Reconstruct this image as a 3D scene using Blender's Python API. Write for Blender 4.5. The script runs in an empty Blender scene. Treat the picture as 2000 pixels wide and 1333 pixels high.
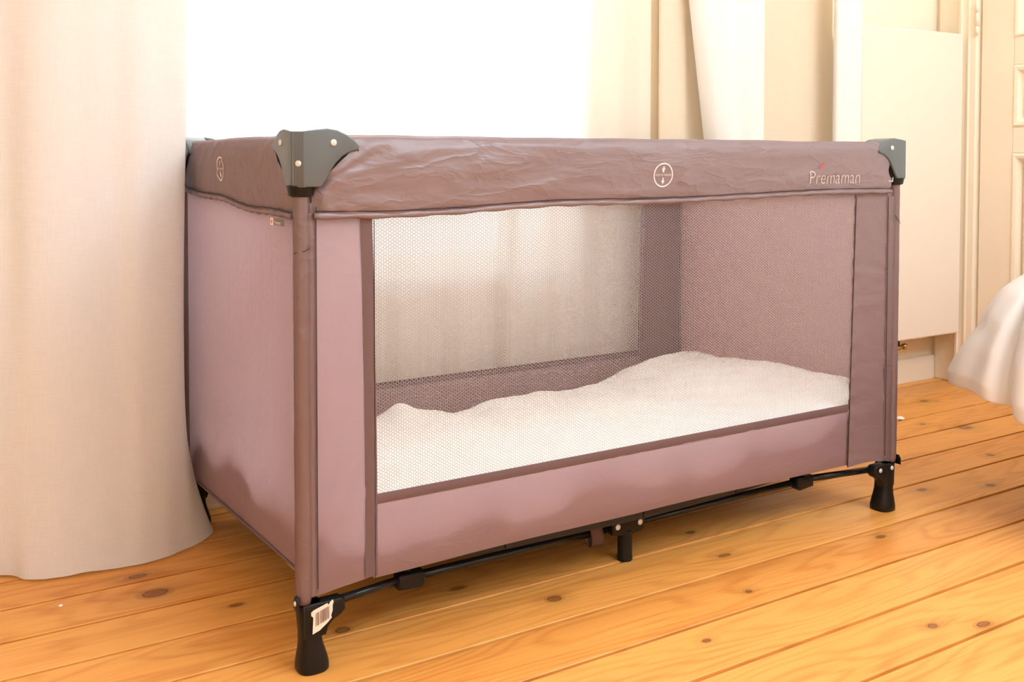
import bpy, bmesh, math, random
import numpy as np
from mathutils import Vector, Matrix

sc = bpy.context.scene
C = sc.collection
PI = math.pi
random.seed(4)

# ------------------------------------------------------------------ camera
cam = bpy.data.cameras.new('camera')
camo = bpy.data.objects.new('camera', cam)
C.objects.link(camo)
YAW, PITCH = 0.5355, 0.0330
camo.location = (-0.4471, -1.2218, 0.6816)
camo.rotation_euler = (PI / 2 - PITCH, 0, -YAW)
cam.sensor_width = 36
cam.lens = 1910.3 / 2000 * 36
cam.shift_x = (1000 - 945.0) / 2000
cam.shift_y = -(666.5 - 375.2) / 2000
cam.clip_start = 0.02
sc.camera = camo

# ------------------------------------------------------------------ world, lights, exposure
sc.view_settings.view_transform = 'Standard'
sc.view_settings.look = 'None'
sc.view_settings.gamma = 1
sc.view_settings.use_curve_mapping = False
sc.view_settings.exposure = 0.26
sc.cycles.max_bounces = 12
sc.cycles.transparent_max_bounces = 24
sc.cycles.transmission_bounces = 10
sc.cycles.diffuse_bounces = 6
sc.cycles.use_denoising = True
sc.cycles.sample_clamp_indirect = 8

w = bpy.data.worlds.new('world'); sc.world = w
w.use_nodes = True
wb = w.node_tree.nodes['Background']
wb.inputs[0].default_value = (0.90, 0.95, 1.0, 1)
wb.inputs[1].default_value = 0.9

def area(name, loc, rot, sx, sy, power, col):
    l = bpy.data.lights.new(name, 'AREA'); l.shape = 'RECTANGLE'
    l.size, l.size_y, l.energy, l.color = sx, sy, power, col
    o = bpy.data.objects.new(name, l); C.objects.link(o)
    o.location = loc; o.rotation_euler = rot
    return o
# daylight entering the window behind the cot (lamp stands outside the glass)
area('window_daylight', (0.42, 1.35, 2.0), (math.radians(-72), 0, 0), 1.15, 1.4, 125, (0.97, 0.985, 1.0))
# added key light as bounced flash, large and soft, above and behind the camera
key = area('bounce_key', (1.3, -1.9, 2.72), (0, 0, 0), 2.0, 1.8, 92, (0.66, 0.835, 1.0))
key.rotation_euler = (Vector((0.7, 0.1, 0.3)) - key.location).to_track_quat('-Z', 'Y').to_euler()
# added fill light near the rear wall, where no window is built
area('rear_fill', (-1.3, -3.1, 1.6), (math.radians(90), 0, math.radians(-25)), 1.6, 1.8, 22, (0.66, 0.835, 1.0))

# ------------------------------------------------------------------ material helpers
def newmat(name):
    m = bpy.data.materials.new(name); m.use_nodes = True
    nt = m.node_tree; nt.nodes.clear()
    out = nt.nodes.new('ShaderNodeOutputMaterial')
    return m, nt, out
def N(nt, typ, **kw):
    n = nt.nodes.new(typ)
    for k, v in kw.items(): setattr(n, k, v)
    return n
def L(nt, a, b): nt.links.new(a, b)
def srgb(r, g, b):
    f = lambda c: c / 12.92 if c <= 0.04045 else ((c + 0.055) / 1.055) ** 2.4
    return (f(r / 255), f(g / 255), f(b / 255), 1)

def plain(name, col, rough=0.5, metal=0.0, bump=0.0, bscale=200, spec=0.5, var=0.0):
    m, nt, out = newmat(name)
    b = N(nt, 'ShaderNodeBsdfPrincipled')
    b.inputs['Base Color'].default_value = col
    b.inputs['Roughness'].default_value = rough
    b.inputs['Metallic'].default_value = metal
    b.inputs['Specular IOR Level'].default_value = spec
    L(nt, b.outputs[0], out.inputs[0])
    tc = N(nt, 'ShaderNodeTexCoord')
    no = N(nt, 'ShaderNodeTexNoise'); no.inputs['Scale'].default_value = bscale; no.inputs['Detail'].default_value = 3
    L(nt, tc.outputs['Object'], no.inputs['Vector'])
    if bump:
        bp = N(nt, 'ShaderNodeBump'); bp.inputs['Strength'].default_value = bump; bp.inputs['Distance'].default_value = 0.001
        L(nt, no.outputs[0], bp.inputs['Height']); L(nt, bp.outputs[0], b.inputs['Normal'])
    if var:
        n2 = N(nt, 'ShaderNodeTexNoise'); n2.inputs['Scale'].default_value = 3.0
        L(nt, tc.outputs['Object'], n2.inputs['Vector'])
        mx = N(nt, 'ShaderNodeMix', data_type='RGBA')
        mx.inputs[6].default_value = tuple(c * (1 - var) for c in col[:3]) + (1,)
        mx.inputs[7].default_value = tuple(min(1, c * (1 + var)) for c in col[:3]) + (1,)
        L(nt, n2.outputs[0], mx.inputs[0]); L(nt, mx.outputs[2], b.inputs['Base Color'])
    return m

def cloth(name, col, trans=0.3, tcol=None, weave=900, bump=0.25, gloss=0.06, rough=0.45, var=0.08, transparent=0.0, thread=0.0, crumple=0.0):
    """woven cloth: diffuse + translucent (+ faint gloss), woven thread relief"""
    m, nt, out = newmat(name)
    tc = N(nt, 'ShaderNodeTexCoord')
    # threads: two stretched noises, one along, one across
    def thr(sx, sy, sz):
        mp = N(nt, 'ShaderNodeMapping'); mp.inputs['Scale'].default_value = (sx, sy, sz)
        L(nt, tc.outputs['Object'], mp.inputs['Vector'])
        n = N(nt, 'ShaderNodeTexNoise'); n.inputs['Scale'].default_value = 1.0; n.inputs['Detail'].default_value = 2
        L(nt, mp.outputs[0], n.inputs['Vector']); return n
    a = thr(weave, weave, weave * 0.04); b = thr(weave * 0.04, weave * 0.04, weave)
    ad = N(nt, 'ShaderNodeMath', operation='ADD'); L(nt, a.outputs[0], ad.inputs[0]); L(nt, b.outputs[0], ad.inputs[1])
    bp = N(nt, 'ShaderNodeBump'); bp.inputs['Strength'].default_value = bump; bp.inputs['Distance'].default_value = 0.0008
    L(nt, ad.outputs[0], bp.inputs['Height'])
    if crumple:      # small sharp creases of a thin nylon
        mp = N(nt, 'ShaderNodeMapping'); mp.inputs['Scale'].default_value = (10, 34, 24)
        L(nt, tc.outputs['Object'], mp.inputs['Vector'])
        cn = N(nt, 'ShaderNodeTexNoise'); cn.inputs['Scale'].default_value = 1.0; cn.inputs['Detail'].default_value = 3; cn.inputs['Distortion'].default_value = 0.35
        L(nt, mp.outputs[0], cn.inputs['Vector'])
        m1 = N(nt, 'ShaderNodeMath', operation='SUBTRACT'); L(nt, cn.outputs[0], m1.inputs[0]); m1.inputs[1].default_value = 0.5
        m2_ = N(nt, 'ShaderNodeMath', operation='ABSOLUTE'); L(nt, m1.outputs[0], m2_.inputs[0])
        m3_ = N(nt, 'ShaderNodeMath', operation='POWER'); L(nt, m2_.outputs[0], m3_.inputs[0]); m3_.inputs[1].default_value = 0.6
        b2 = N(nt, 'ShaderNodeBump'); b2.inputs['Strength'].default_value = crumple; b2.inputs['Distance'].default_value = 0.006
        b2.invert = True
        L(nt, m3_.outputs[0], b2.inputs['Height']); L(nt, b2.outputs[0], bp.inputs['Normal'])
    n2 = N(nt, 'ShaderNodeTexNoise'); n2.inputs['Scale'].default_value = 4.0; n2.inputs['Detail'].default_value = 4
    L(nt, tc.outputs['Object'], n2.inputs['Vector'])
    mx = N(nt, 'ShaderNodeMix', data_type='RGBA')
    mx.inputs[6].default_value = tuple(c * (1 - var) for c in col[:3]) + (1,)
    mx.inputs[7].default_value = tuple(min(1, c * (1 + var)) for c in col[:3]) + (1,)
    L(nt, n2.outputs[0], mx.inputs[0])
    colout = mx.outputs[2]
    if thread:
        mr = N(nt, 'ShaderNodeMapRange'); mr.inputs[1].default_value = 0.7; mr.inputs[2].default_value = 1.3
        mr.inputs[3].default_value = 1 - thread; mr.inputs[4].default_value = 1 + thread * 0.3
        L(nt, ad.outputs[0], mr.inputs[0])
        mm = N(nt, 'ShaderNodeMix', data_type='RGBA', blend_type='MULTIPLY'); mm.inputs[0].default_value = 1
        L(nt, colout, mm.inputs[6])
        cb = N(nt, 'ShaderNodeCombineColor')
        for i in range(3): L(nt, mr.outputs[0], cb.inputs[i])
        L(nt, cb.outputs[0], mm.inputs[7]); colout = mm.outputs[2]
    d = N(nt, 'ShaderNodeBsdfDiffuse'); L(nt, colout, d.inputs[0]); L(nt, bp.outputs[0], d.inputs['Normal'])
    t = N(nt, 'ShaderNodeBsdfTranslucent'); t.inputs[0].default_value = tcol or col
    L(nt, bp.outputs[0], t.inputs['Normal'])
    ms = N(nt, 'ShaderNodeMixShader'); ms.inputs[0].default_value = trans
    L(nt, d.outputs[0], ms.inputs[1]); L(nt, t.outputs[0], ms.inputs[2])
    last = ms
    if gloss:
        g = N(nt, 'ShaderNodeBsdfGlossy'); g.inputs['Roughness'].default_value = rough; g.inputs[0].default_value = (1, 1, 1, 1)
        L(nt, bp.outputs[0], g.inputs['Normal'])
        m2 = N(nt, 'ShaderNodeMixShader'); m2.inputs[0].default_value = gloss
        L(nt, last.outputs[0], m2.inputs[1]); L(nt, g.outputs[0], m2.inputs[2]); last = m2
    if transparent:
        tr = N(nt, 'ShaderNodeBsdfTransparent')
        m3 = N(nt, 'ShaderNodeMixShader'); m3.inputs[0].default_value = transparent
        L(nt, last.outputs[0], m3.inputs[1]); L(nt, tr.outputs[0], m3.inputs[2]); last = m3
    L(nt, last.outputs[0], out.inputs[0])
    return m

M = {}
M['mauve'] = cloth('mauve_nylon', srgb(150, 126, 130), 0.44, srgb(208, 184, 194), 1400, 0.12, 0.05, 0.42, 0.05, crumple=0.28)
M['mauve_cover'] = cloth('mauve_cover', srgb(135, 117, 121), 0.04, srgb(165, 135, 135), 1400, 0.12, 0.06, 0.40, 0.05, crumple=0.60)
M['tape'] = cloth('mauve_tape', srgb(112, 90, 91), 0.06, srgb(150, 110, 110), 1500, 0.25, 0.03, 0.5, 0.06)
M['lined'] = cloth('lined_nylon', srgb(130, 108, 110), 0.05, None, 1400, 0.12, 0.06, 0.40, 0.05, crumple=0.22)
M['sleeve'] = cloth('sleeve_nylon', srgb(112, 90, 93), 0.0, None, 1400, 0.12, 0.08, 0.35, 0.05, crumple=0.25)
M['stitch'] = plain('stitch_thread', srgb(70, 48, 50), 0.8)
M['net'] = plain('net_thread', srgb(172, 160, 160), 0.6)
M['cap'] = plain('cap_plastic', srgb(96, 104, 107), 0.33, bump=0.15, bscale=900)
M['black'] = plain('black_plastic', (0.012, 0.011, 0.010, 1), 0.36, bump=0.1, bscale=600, spec=0.22)
M['tube'] = plain('black_tube', (0.012, 0.012, 0.013, 1), 0.22, spec=0.35)
M['board'] = plain('base_board', (0.02, 0.018, 0.018, 1), 0.7)
M['steel'] = plain('steel', (0.80, 0.80, 0.79, 1), 0.32, 0.35)
M['print'] = plain('white_print', srgb(240, 228, 224), 0.7)
M['logo'] = plain('logo_print', srgb(206, 188, 182), 0.7)
M['red'] = plain('red_print', srgb(215, 95, 85), 0.7)
M['sticker'] = plain('sticker_paper', srgb(245, 228, 210), 0.7, bump=0.2, bscale=300)
M['ink'] = plain('sticker_ink', srgb(120, 95, 85), 0.7)
M['white_tag'] = plain('white_tag', srgb(238, 230, 230), 0.7)
M['grey_tag'] = plain('grey_tag', srgb(120, 116, 112), 0.7)
M['strap'] = cloth('webbing', srgb(92, 68, 62), 0.0, None, 1200, 0.5, 0.02)
M['cotton'] = cloth('white_cotton', srgb(246, 244, 242), 0.12, srgb(248, 244, 240), 1300, 0.15, 0.0)
M['linen'] = cloth('linen_curtain', srgb(243, 243, 243), 0.22, srgb(252, 249, 246), 900, 0.35, 0.0, var=0.03, thread=0.06)
M['white'] = cloth('lit_curtain_fold', srgb(252, 249, 245), 0.15, srgb(252, 250, 245), 500, 0.25, 0.0, var=0.01)  # paler copy of the curtain cloth, light on the folds put into its colour
M['cream'] = cloth('cream_curtain', srgb(249, 235, 213), 0.26, srgb(252, 238, 214), 500, 0.3, 0.0, var=0.02, thread=0.04)
M['sheer'] = cloth('sheer_voile', srgb(248, 246, 242), 0.62, srgb(252, 250, 246), 700, 0.1, 0.0, var=0.01, transparent=0.13)
M['wall'] = plain('wall_paint', srgb(250, 237, 215), 0.75, bump=0.15, bscale=60, var=0.01)
M['trim'] = plain('trim_paint', srgb(250, 236, 212), 0.45, bump=0.1, bscale=40, var=0.01)
M['radiator'] = plain('radiator_enamel', srgb(245, 232, 216), 0.35)
M['ceiling'] = plain('ceiling_paint', srgb(246, 240, 232), 0.85)
M['brass'] = plain('brass', (0.62, 0.45, 0.20, 1), 0.3, 1.0)
M['dark'] = plain('dark_gap', (0.03, 0.018, 0.008, 1), 0.9)
M['crumb'] = plain('white_crumb', srgb(250, 244, 235), 0.9)
M['frame_white'] = plain('window_frame_paint', srgb(248, 246, 242), 0.4)

def glass_mat():
    m, nt, out = newmat('window_glass')
    g = N(nt, 'ShaderNodeBsdfGlass'); g.inputs['IOR'].default_value = 1.0; g.inputs['Roughness'].default_value = 0
    tr = N(nt, 'ShaderNodeBsdfTransparent'); gl = N(nt, 'ShaderNodeBsdfGlossy'); gl.inputs['Roughness'].default_value = 0.02
    fr = N(nt, 'ShaderNodeFresnel'); fr.inputs[0].default_value = 1.3
    ms = N(nt, 'ShaderNodeMixShader')
    L(nt, fr.outputs[0], ms.inputs[0]); L(nt, tr.outputs[0], ms.inputs[1]); L(nt, gl.outputs[0], ms.inputs[2])
    nt.nodes.remove(g)
    L(nt, ms.outputs[0], out.inputs[0]); return m
M['glass'] = glass_mat()

# pine boards: grain runs along world X, knots at real spots of the floor
KNOTS = [ # x, y, half length, half width, darkness
    (-0.118, 0.345, .020, .014, .9), (-0.129, 0.424, .017, .009, .7), (0.089, 0.083, .012, .009, .8),
    (0.411, 0.010, .012, .009, .9), (0.758, -.003, .013, .005, .9), (0.690, -.125, .010, .008, .35),
    (0.836, -.345, .010, .007, .7), (1.062, -.085, .012, .006, .7), (1.865, .275, .024, .016, .6),
    (1.80, .35, .010, .006, .6), (0.30, .118, .013, .006, .9), (0.78, .105, .009, .005, .9),
    (0.905, -.38, .018, .008, .6), (1.35, .035, .016, .010, .35), (1.70, .105, .012, .010, .4),
    (2.02, .50, .016, .010, .6), (1.50, -.02, .012, .008, .7), (0.52, -.21, .008, .005, .7), (-0.02, .24, .012, .006, .7)]
def wood():
    m, nt, out = newmat('pine_boards')
    geo = N(nt, 'ShaderNodeNewGeometry'); oi = N(nt, 'ShaderNodeObjectInfo')
    sep = N(nt, 'ShaderNodeSeparateXYZ'); L(nt, geo.outputs['Position'], sep.inputs[0])
    def math_(op, a, b=None, c=None):
        n = N(nt, 'ShaderNodeMath', operation=op)
        for i, v in enumerate((a, b, c)):
            if v is None: continue
            if isinstance(v, (int, float)): n.inputs[i].default_value = v
            else: L(nt, v, n.inputs[i])
        return n.outputs[0]
    X, Y = sep.outputs[0], sep.outputs[1]
    # distance field of the knots
    dmin = None
    for (kx, ky, a, b, dk) in KNOTS:
        dx = math_('MULTIPLY', math_('SUBTRACT', X, kx), 1 / a)
        dy = math_('MULTIPLY', math_('SUBTRACT', Y, ky), 1 / b)
        d = math_('SQRT', math_('ADD', math_('MULTIPLY', dx, dx), math_('MULTIPLY', dy, dy)))
        d = math_('ADD', d, (1 - dk) * 0.75)
        dmin = d if dmin is None else math_('MINIMUM', dmin, d)
    # grain flows round the knots
    swirl = math_('MULTIPLY', math_('POWER', 2.718, math_('MULTIPLY', dmin, -0.55)), 0.022)
    rnd = oi.outputs['Random']
    off = math_('MULTIPLY', rnd, 37.0)
    Yd = math_('ADD', Y, swirl)
    def comb(x, y, z):
        c = N(nt, 'ShaderNodeCombineXYZ')
        for i, v in enumerate((x, y, z)):
            if isinstance(v, (int, float)): c.inputs[i].default_value = v
            else: L(nt, v, c.inputs[i])
        return c.outputs[0]
    def noise(vec, detail=3, rough=0.5, dist=0.0):
        n = N(nt, 'ShaderNodeTexNoise'); n.inputs['Scale'].default_value = 1
        n.inputs['Detail'].default_value = detail; n.inputs['Roughness'].default_value = rough; n.inputs['Distortion'].default_value = dist
        L(nt, vec, n.inputs['Vector']); return n.outputs[0]
    wob = noise(comb(math_('MULTIPLY', X, 1.6), math_('MULTIPLY', Y, 9.0), off), 2)
    # flat sawn figure: contour lines of a stretched height field
    ring = math_('MULTIPLY', math_('ADD', wob, math_('MULTIPLY', Yd, 2.2)), 2 * PI * 13)
    rings = math_('ADD', math_('MULTIPLY', math_('SINE', ring), 0.5), 0.5)
    rings = math_('POWER', rings, 2.2)
    fine = noise(comb(math_('MULTIPLY', X, 7), math_('MULTIPLY', Yd, 330), off), 3, 0.6)
    patch = noise(comb(math_('MULTIPLY', X, 1.8), math_('MULTIPLY', Yd, 22), math_('ADD', off, 5)), 3, 0.55)
    cr = N(nt, 'ShaderNodeValToRGB')
    cr.color_ramp.elements[0].position = 0.25; cr.color_ramp.elements[0].color = srgb(*LIGHTW)
    cr.color_ramp.elements[1].position = 0.80; cr.color_ramp.elements[1].color = srgb(*DARKW)
    f = math_('ADD', math_('MULTIPLY', patch, 0.62), math_('MULTIPLY', rings, 0.17))
    f = math_('ADD', f, math_('MULTIPLY', math_('SUBTRACT', fine, 0.5), 0.42))
    f = math_('ADD', f, math_('MULTIPLY', math_('SUBTRACT', rnd, 0.5), 0.22))
    L(nt, f, cr.inputs[0])
    # knots
    kr = N(nt, 'ShaderNodeValToRGB'); e = kr.color_ramp.elements
    e[0].position = 0.0; e[0].color = (0.75, 0.75, 0.75, 1)
    e[1].position = 1.0; e[1].color = (0, 0, 0, 1)
    for p_, v_ in ((0.20, .7), (0.245, .95), (0.29, .35), (0.36, .38), (0.42, .15), (0.55, .16)):
        q = e.new(p_); q.color = (v_, v_, v_, 1)
    kd = math_('MULTIPLY', math_('ADD', dmin, math_('MULTIPLY', math_('SUBTRACT', fine, 0.5), 0.5)), 0.25)
    L(nt, kd, kr.inputs[0])
    mx = N(nt, 'ShaderNodeMix', data_type='RGBA'); L(nt, kr.outputs[0], mx.inputs[0])
    L(nt, cr.outputs[0], mx.inputs[6]); mx.inputs[7].default_value = srgb(108, 58, 24)
    b = N(nt, 'ShaderNodeBsdfPrincipled'); L(nt, mx.outputs[2], b.inputs['Base Color'])
    rr = math_('ADD', math_('MULTIPLY', fine, 0.15), 0.30); L(nt, rr, b.inputs['Roughness'])
    b.inputs['Specular IOR Level'].default_value = 0.35
    bp = N(nt, 'ShaderNodeBump'); bp.inputs['Strength'].default_value = 0.12; bp.inputs['Distance'].default_value = 0.001
    L(nt, fine, bp.inputs['Height']); L(nt, bp.outputs[0], b.inputs['Normal'])
    L(nt, b.outputs[0], out.inputs[0]); return m
LIGHTW, DARKW = (244, 174, 90), (202, 117, 45)
M['pine'] = wood()

# ------------------------------------------------------------------ geometry helpers
def obj(name, bm_or_me, mat, parent=None, smooth=True, loc=None):
    if isinstance(bm_or_me, bmesh.types.BMesh):
        me = bpy.data.meshes.new(name); bm_or_me.to_mesh(me); bm_or_me.free()
    else: me = bm_or_me
    if mat is not None:
        me.materials.clear(); me.materials.append(M[mat] if isinstance(mat, str) else mat)
    if smooth:
        me.polygons.foreach_set('use_smooth', [True] * len(me.polygons))
    o = bpy.data.objects.new(name, me); C.objects.link(o)
    if parent: o.parent = parent
    if loc: o.location = loc
    return o
def thing(name, label, cat, loc=(0, 0, 0), group=None):
    o = bpy.data.objects.new(name, None); C.objects.link(o); o.location = loc
    o.empty_display_size = 0.05
    o['label'] = label; o['category'] = cat
    if group: o['group'] = group
    return o
def struct(o, label=None):
    o['kind'] = 'structure'
    if label: o['label'] = label
    return o
def tag(o, label, cat, group=None):
    o['label'] = label; o['category'] = cat
    if group: o['group'] = group
    return o
def grid_mesh(name, P, closed_u=False):
    """P: (nu, nv, 3) array -> quad mesh"""
    nu, nv = P.shape[:2]
    idx = np.arange(nu * nv).reshape(nu, nv)
    a = idx if not closed_u else np.vstack([idx, idx[:1]])
    q = np.stack([a[:-1, :-1], a[1:, :-1], a[1:, 1:], a[:-1, 1:]], -1).reshape(-1, 4)
    return raw_mesh(name, P.reshape(-1, 3), q)
def raw_mesh(name, V, F):
    me = bpy.data.meshes.new(name)
    V = np.ascontiguousarray(V, np.float32); F = np.ascontiguousarray(F, np.int32)
    k = F.shape[1]
    me.vertices.add(len(V)); me.vertices.foreach_set('co', V.ravel())
    me.loops.add(F.size); me.loops.foreach_set('vertex_index', F.ravel())
    me.polygons.add(len(F)); me.polygons.foreach_set('loop_start', np.arange(len(F), dtype=np.int32) * k)
    me.update(calc_edges=True); me.validate(); return me
def box(bm, x0, y0, z0, x1, y1, z1, bev=0.0, seg=2):
    r = bmesh.ops.create_cube(bm, size=1)
    vs = r['verts']
    for v in vs:
        v.co = Vector((x0 if v.co.x < 0 else x1, y0 if v.co.y < 0 else y1, z0 if v.co.z < 0 else z1))
    if bev:
        es = list({e for v in vs for e in v.link_edges})
        bmesh.ops.bevel(bm, geom=es, offset=bev, segments=seg, profile=0.5, affect='EDGES')
def boxo(name, mat, parent, *a, bev=0.0, smooth=False):
    bm = bmesh.new(); box(bm, *a, bev=bev); return obj(name, bm, mat, parent, smooth)
def prism(bm, pts, frame, d0, d1, bev=0.0, seg=2):
    """pts 2D polygon; frame(a,b,d)->Vector; extruded from depth d0 to d1"""
    v0 = [bm.verts.new(frame(a, b, d0)) for a, b in pts]
    v1 = [bm.verts.new(frame(a, b, d1)) for a, b in pts]
    n = len(pts); fs = [bm.faces.new(v0), bm.faces.new(v1[::-1])]
    for i in range(n):
        j = (i + 1) % n
        fs.append(bm.faces.new((v0[j], v0[i], v1[i], v1[j])))
    bmesh.ops.recalc_face_normals(bm, faces=fs)
    if bev:
        es = list(set(fs[0].edges) | set(fs[1].edges))
        bmesh.ops.bevel(bm, geom=es, offset=bev, segments=seg, profile=0.5, affect='EDGES')
def tube(bm, pts, r, seg=12, cap=True):
    """tube along a polyline, r scalar or list"""
    pts = [Vector(p) for p in pts]; n = len(pts)
    rs = r if isinstance(r, (list, tuple)) else [r] * n
    rings = []; up = Vector((0, 0, 1))
    for i, p in enumerate(pts):
        t = (pts[min(i + 1, n - 1)] - pts[max(i - 1, 0)]).normalized()
        a = t.cross(up)
        if a.length < 1e-3: a = t.cross(Vector((0, 1, 0)))
        a.normalize(); b = t.cross(a).normalized()
        rings.append([bm.verts.new(p + (a * math.cos(2 * PI * k / seg) + b * math.sin(2 * PI * k / seg)) * rs[i]) for k in range(seg)])
    for i in range(n - 1):
        for k in range(seg):
            bm.faces.new((rings[i][k], rings[i][(k + 1) % seg], rings[i + 1][(k + 1) % seg], rings[i + 1][k]))
    if cap:
        bm.faces.new(rings[0][::-1]); bm.faces.new(rings[-1])
def loft(bm, secs, cap=True):
    """secs: list of lists of Vector (same count)"""
    rings = [[bm.verts.new(v) for v in s] for s in secs]; m = len(secs[0])
    for i in range(len(secs) - 1):
        for k in range(m):
            bm.faces.new((rings[i][k], rings[i][(k + 1) % m], rings[i + 1][(k + 1) % m], rings[i + 1][k]))
    if cap:
        bm.faces.new(rings[0][::-1]); bm.faces.new(rings[-1])
    bmesh.ops.recalc_face_normals(bm, faces=bm.faces)

# numpy gradient noise
_rng = np.random.RandomState(7)
_perm = np.concatenate([_rng.permutation(256)] * 2)
_grad = _rng.rand(256) * 2 * PI
def noise2(x, y, seed=0):
    x = np.asarray(x, float) + seed * 17.31; y = np.asarray(y, float) + seed * 9.77
    xi = np.floor(x).astype(int); yi = np.floor(y).astype(int); xf = x - xi; yf = y - yi
    u = xf ** 3 * (xf * (xf * 6 - 15) + 10); v = yf ** 3 * (yf * (yf * 6 - 15) + 10)
    def g(ix, iy, dx, dy):
        a = _grad[_perm[(_perm[ix & 255] + iy) & 255]]; return np.cos(a) * dx + np.sin(a) * dy
    n00 = g(xi, yi, xf, yf); n10 = g(xi + 1, yi, xf - 1, yf); n01 = g(xi, yi + 1, xf, yf - 1); n11 = g(xi + 1, yi + 1, xf - 1, yf - 1)
    return (n00 * (1 - u) + n10 * u) * (1 - v) + (n01 * (1 - u) + n11 * u) * v
def crease(x, y, seed=0, p=1.0):
    return (1 - np.abs(noise2(x, y, seed)) * 2) ** 3 * p
def sstep(a, b, x):
    t = np.clip((x - a) / (b - a), 0, 1); return t * t * (3 - 2 * t)

# ================================================================== THE ROOM
WY, WX = 0.686, 2.326          # window wall (inner face), right wall (inner face)
XL, YR, ZC = -2.4, -3.2, 2.85

# floor: sub-floor plus single boards
sub = struct(boxo('floor', 'dark', None, XL, YR, -0.06, WX + 0.12, WY, -0.016))
edges = [0.755, 0.638, 0.5115, 0.402, 0.290, 0.181, 0.066, -0.0555, -0.169, -0.281, -0.394]
while edges[-1] > YR: edges.append(edges[-1] - random.choice((0.112, 0.118, 0.122)))
for i in range(len(edges) - 1):
    y1, y0 = min(edges[i], WY), max(edges[i + 1], YR)
    if y1 - y0 < 0.02: continue
    bm = bmesh.new()
    g = random.uniform(0.0026, 0.0036) if i != 7 else 0.0040
    dz = random.uniform(-0.0006, 0.0004)
    box(bm, XL, y0 + g, -0.022, WX, y1 - g, 0.0 + dz, bev=0.0010, seg=1)
    bm.normal_update()
    for f in bm.faces:
        if abs(f.normal.y) > .9: f.material_index = 1      # grimy sawn edges in the open joints
    pk = obj('floor_plank', bm, 'pine', sub, smooth=False); pk.data.materials.append(M['dark'])

# ceiling, walls
struct(boxo('ceiling', 'ceiling', None, XL, YR, ZC, WX, WY, ZC + 0.1))
struct(boxo('wall_left', 'wall', None, XL - 0.1, YR, 0, XL, WY, ZC))
struct(boxo('wall_rear', 'wall', None, XL - 0.1, YR - 0.1, 0, WX + 0.1, YR, ZC))
# right wall with the doorway
DY0, DY1, DH = -0.30, 0.538, 2.05      # door leaf span along Y
bm = bmesh.new()
box(bm, WX, DY1 + 0.004, 0, WX + 0.12, WY + 0.35, ZC)
box(bm, WX, YR, 0, WX + 0.12, DY0 - 0.004, ZC)
box(bm, WX, DY0 - 0.004, DH + 0.004, WX + 0.12, DY1 + 0.004, ZC)
struct(obj('wall_right', bm, 'wall', None, smooth=False))
# window wall with opening
wx0, wx1, wz0, wz1 = -0.10, 0.925, 0.40, 2.55
bm = bmesh.new()
box(bm, XL, WY, 0, wx0, WY + 0.34, ZC)
box(bm, wx1, WY, 0, WX, WY + 0.34, ZC)
box(bm, wx0, WY, 0, wx1, WY + 0.34, wz0)
box(bm, wx0, WY, wz1, wx1, WY + 0.34, ZC)
struct(obj('wall_front', bm, 'wall', None, smooth=False))

# window
win = struct(boxo('window_1', 'frame_white', None, wx0, WY + 0.20, wz0, wx1, WY + 0.26, wz0 + 0.06, bev=0.004))
for a in ((wx0, wz0 + 0.06, wx0 + 0.06, wz1), (wx1 - 0.06, wz0 + 0.06, wx1, wz1), (wx0 + 0.06, wz1 - 0.06, wx1 - 0.06, wz1),
          (0.385, wz0 + 0.06, 0.445, wz1 - 0.06)):
    boxo('window_frame', 'frame_white', win, a[0], WY + 0.20, a[1], a[2], WY + 0.26, a[3], bev=0.004)
for x0, x1 in ((wx0 + 0.06, 0.385), (0.445, wx1 - 0.06)):
    boxo('window_pane', 'glass', win, x0, WY + 0.228, wz0 + 0.06, x1, WY + 0.232, wz1 - 0.06)
boxo('window_sill', 'frame_white', win, wx0 + 0.001, WY + 0.001, wz0 + 0.0005, wx1 - 0.001, WY + 0.195, wz0 + 0.022, bev=0.004)

# baseboards
def baseboard(name, pts, frame, length0, length1):
    bm = bmesh.new(); prism(bm, pts, frame, length0, length1); return struct(obj(name, bm, 'trim', None, smooth=False))
bp_prof = [(0, 0.0), (0.014, 0.0), (0.014, 0.066), (0.011, 0.071), (0.004, 0.074), (0, 0.0745)]
baseboard('baseboard_front', bp_prof, lambda a, b, d: Vector((d, WY - a, b)), XL, WX)
baseboard('baseboard_left', bp_prof, lambda a, b, d: Vector((XL + a, d, b)), YR, WY - 0.014)
baseboard('baseboard_rear', bp_prof, lambda a, b, d: Vector((d, YR + a, b)), XL + 0.014, WX)
baseboard('baseboard_right', bp_prof, lambda a, b, d: Vector((WX - a, d, b)), YR + 0.014, DY0 - 0.08)
# plain plinth board and corner board between the corner and the door casing
struct(boxo('trim_1', 'trim', None, WX - 0.012, 0.600, 0, WX, WY - 0.0145, 1.9, bev=0.002))

# door casing: stepped profile, vertical, both sides and head
cas = [(0.0, 0.0), (0.0, 0.026), (0.004, 0.030), (0.010, 0.030), (0.012, 0.024), (0.020, 0.022), (0.030, 0.024), (0.034, 0.020), (0.050, 0.018), (0.054, 0.014), (0.054, 0.0)]
bm = bmesh.new()
prism(bm, cas, lambda a, b, d: Vector((WX - b, 0.598 - a, d)), 0.0, DH + 0.06)
o = struct(obj('trim_2', bm, 'trim', None, smooth=False))
bm = bmesh.new(); prism(bm, cas, lambda a, b, d: Vector((WX - b, DY0 - 0.064 + a, d)), 0.0, DH + 0.06)
struct(obj('trim_3', bm, 'trim', None, smooth=False))
bm = bmesh.new(); prism(bm, cas, lambda a, b, d: Vector((WX - b, d, DH + 0.06 - a)), DY0 - 0.01, DY1 + 0.006)
struct(obj('trim_4', bm, 'trim', None, smooth=False))

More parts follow.
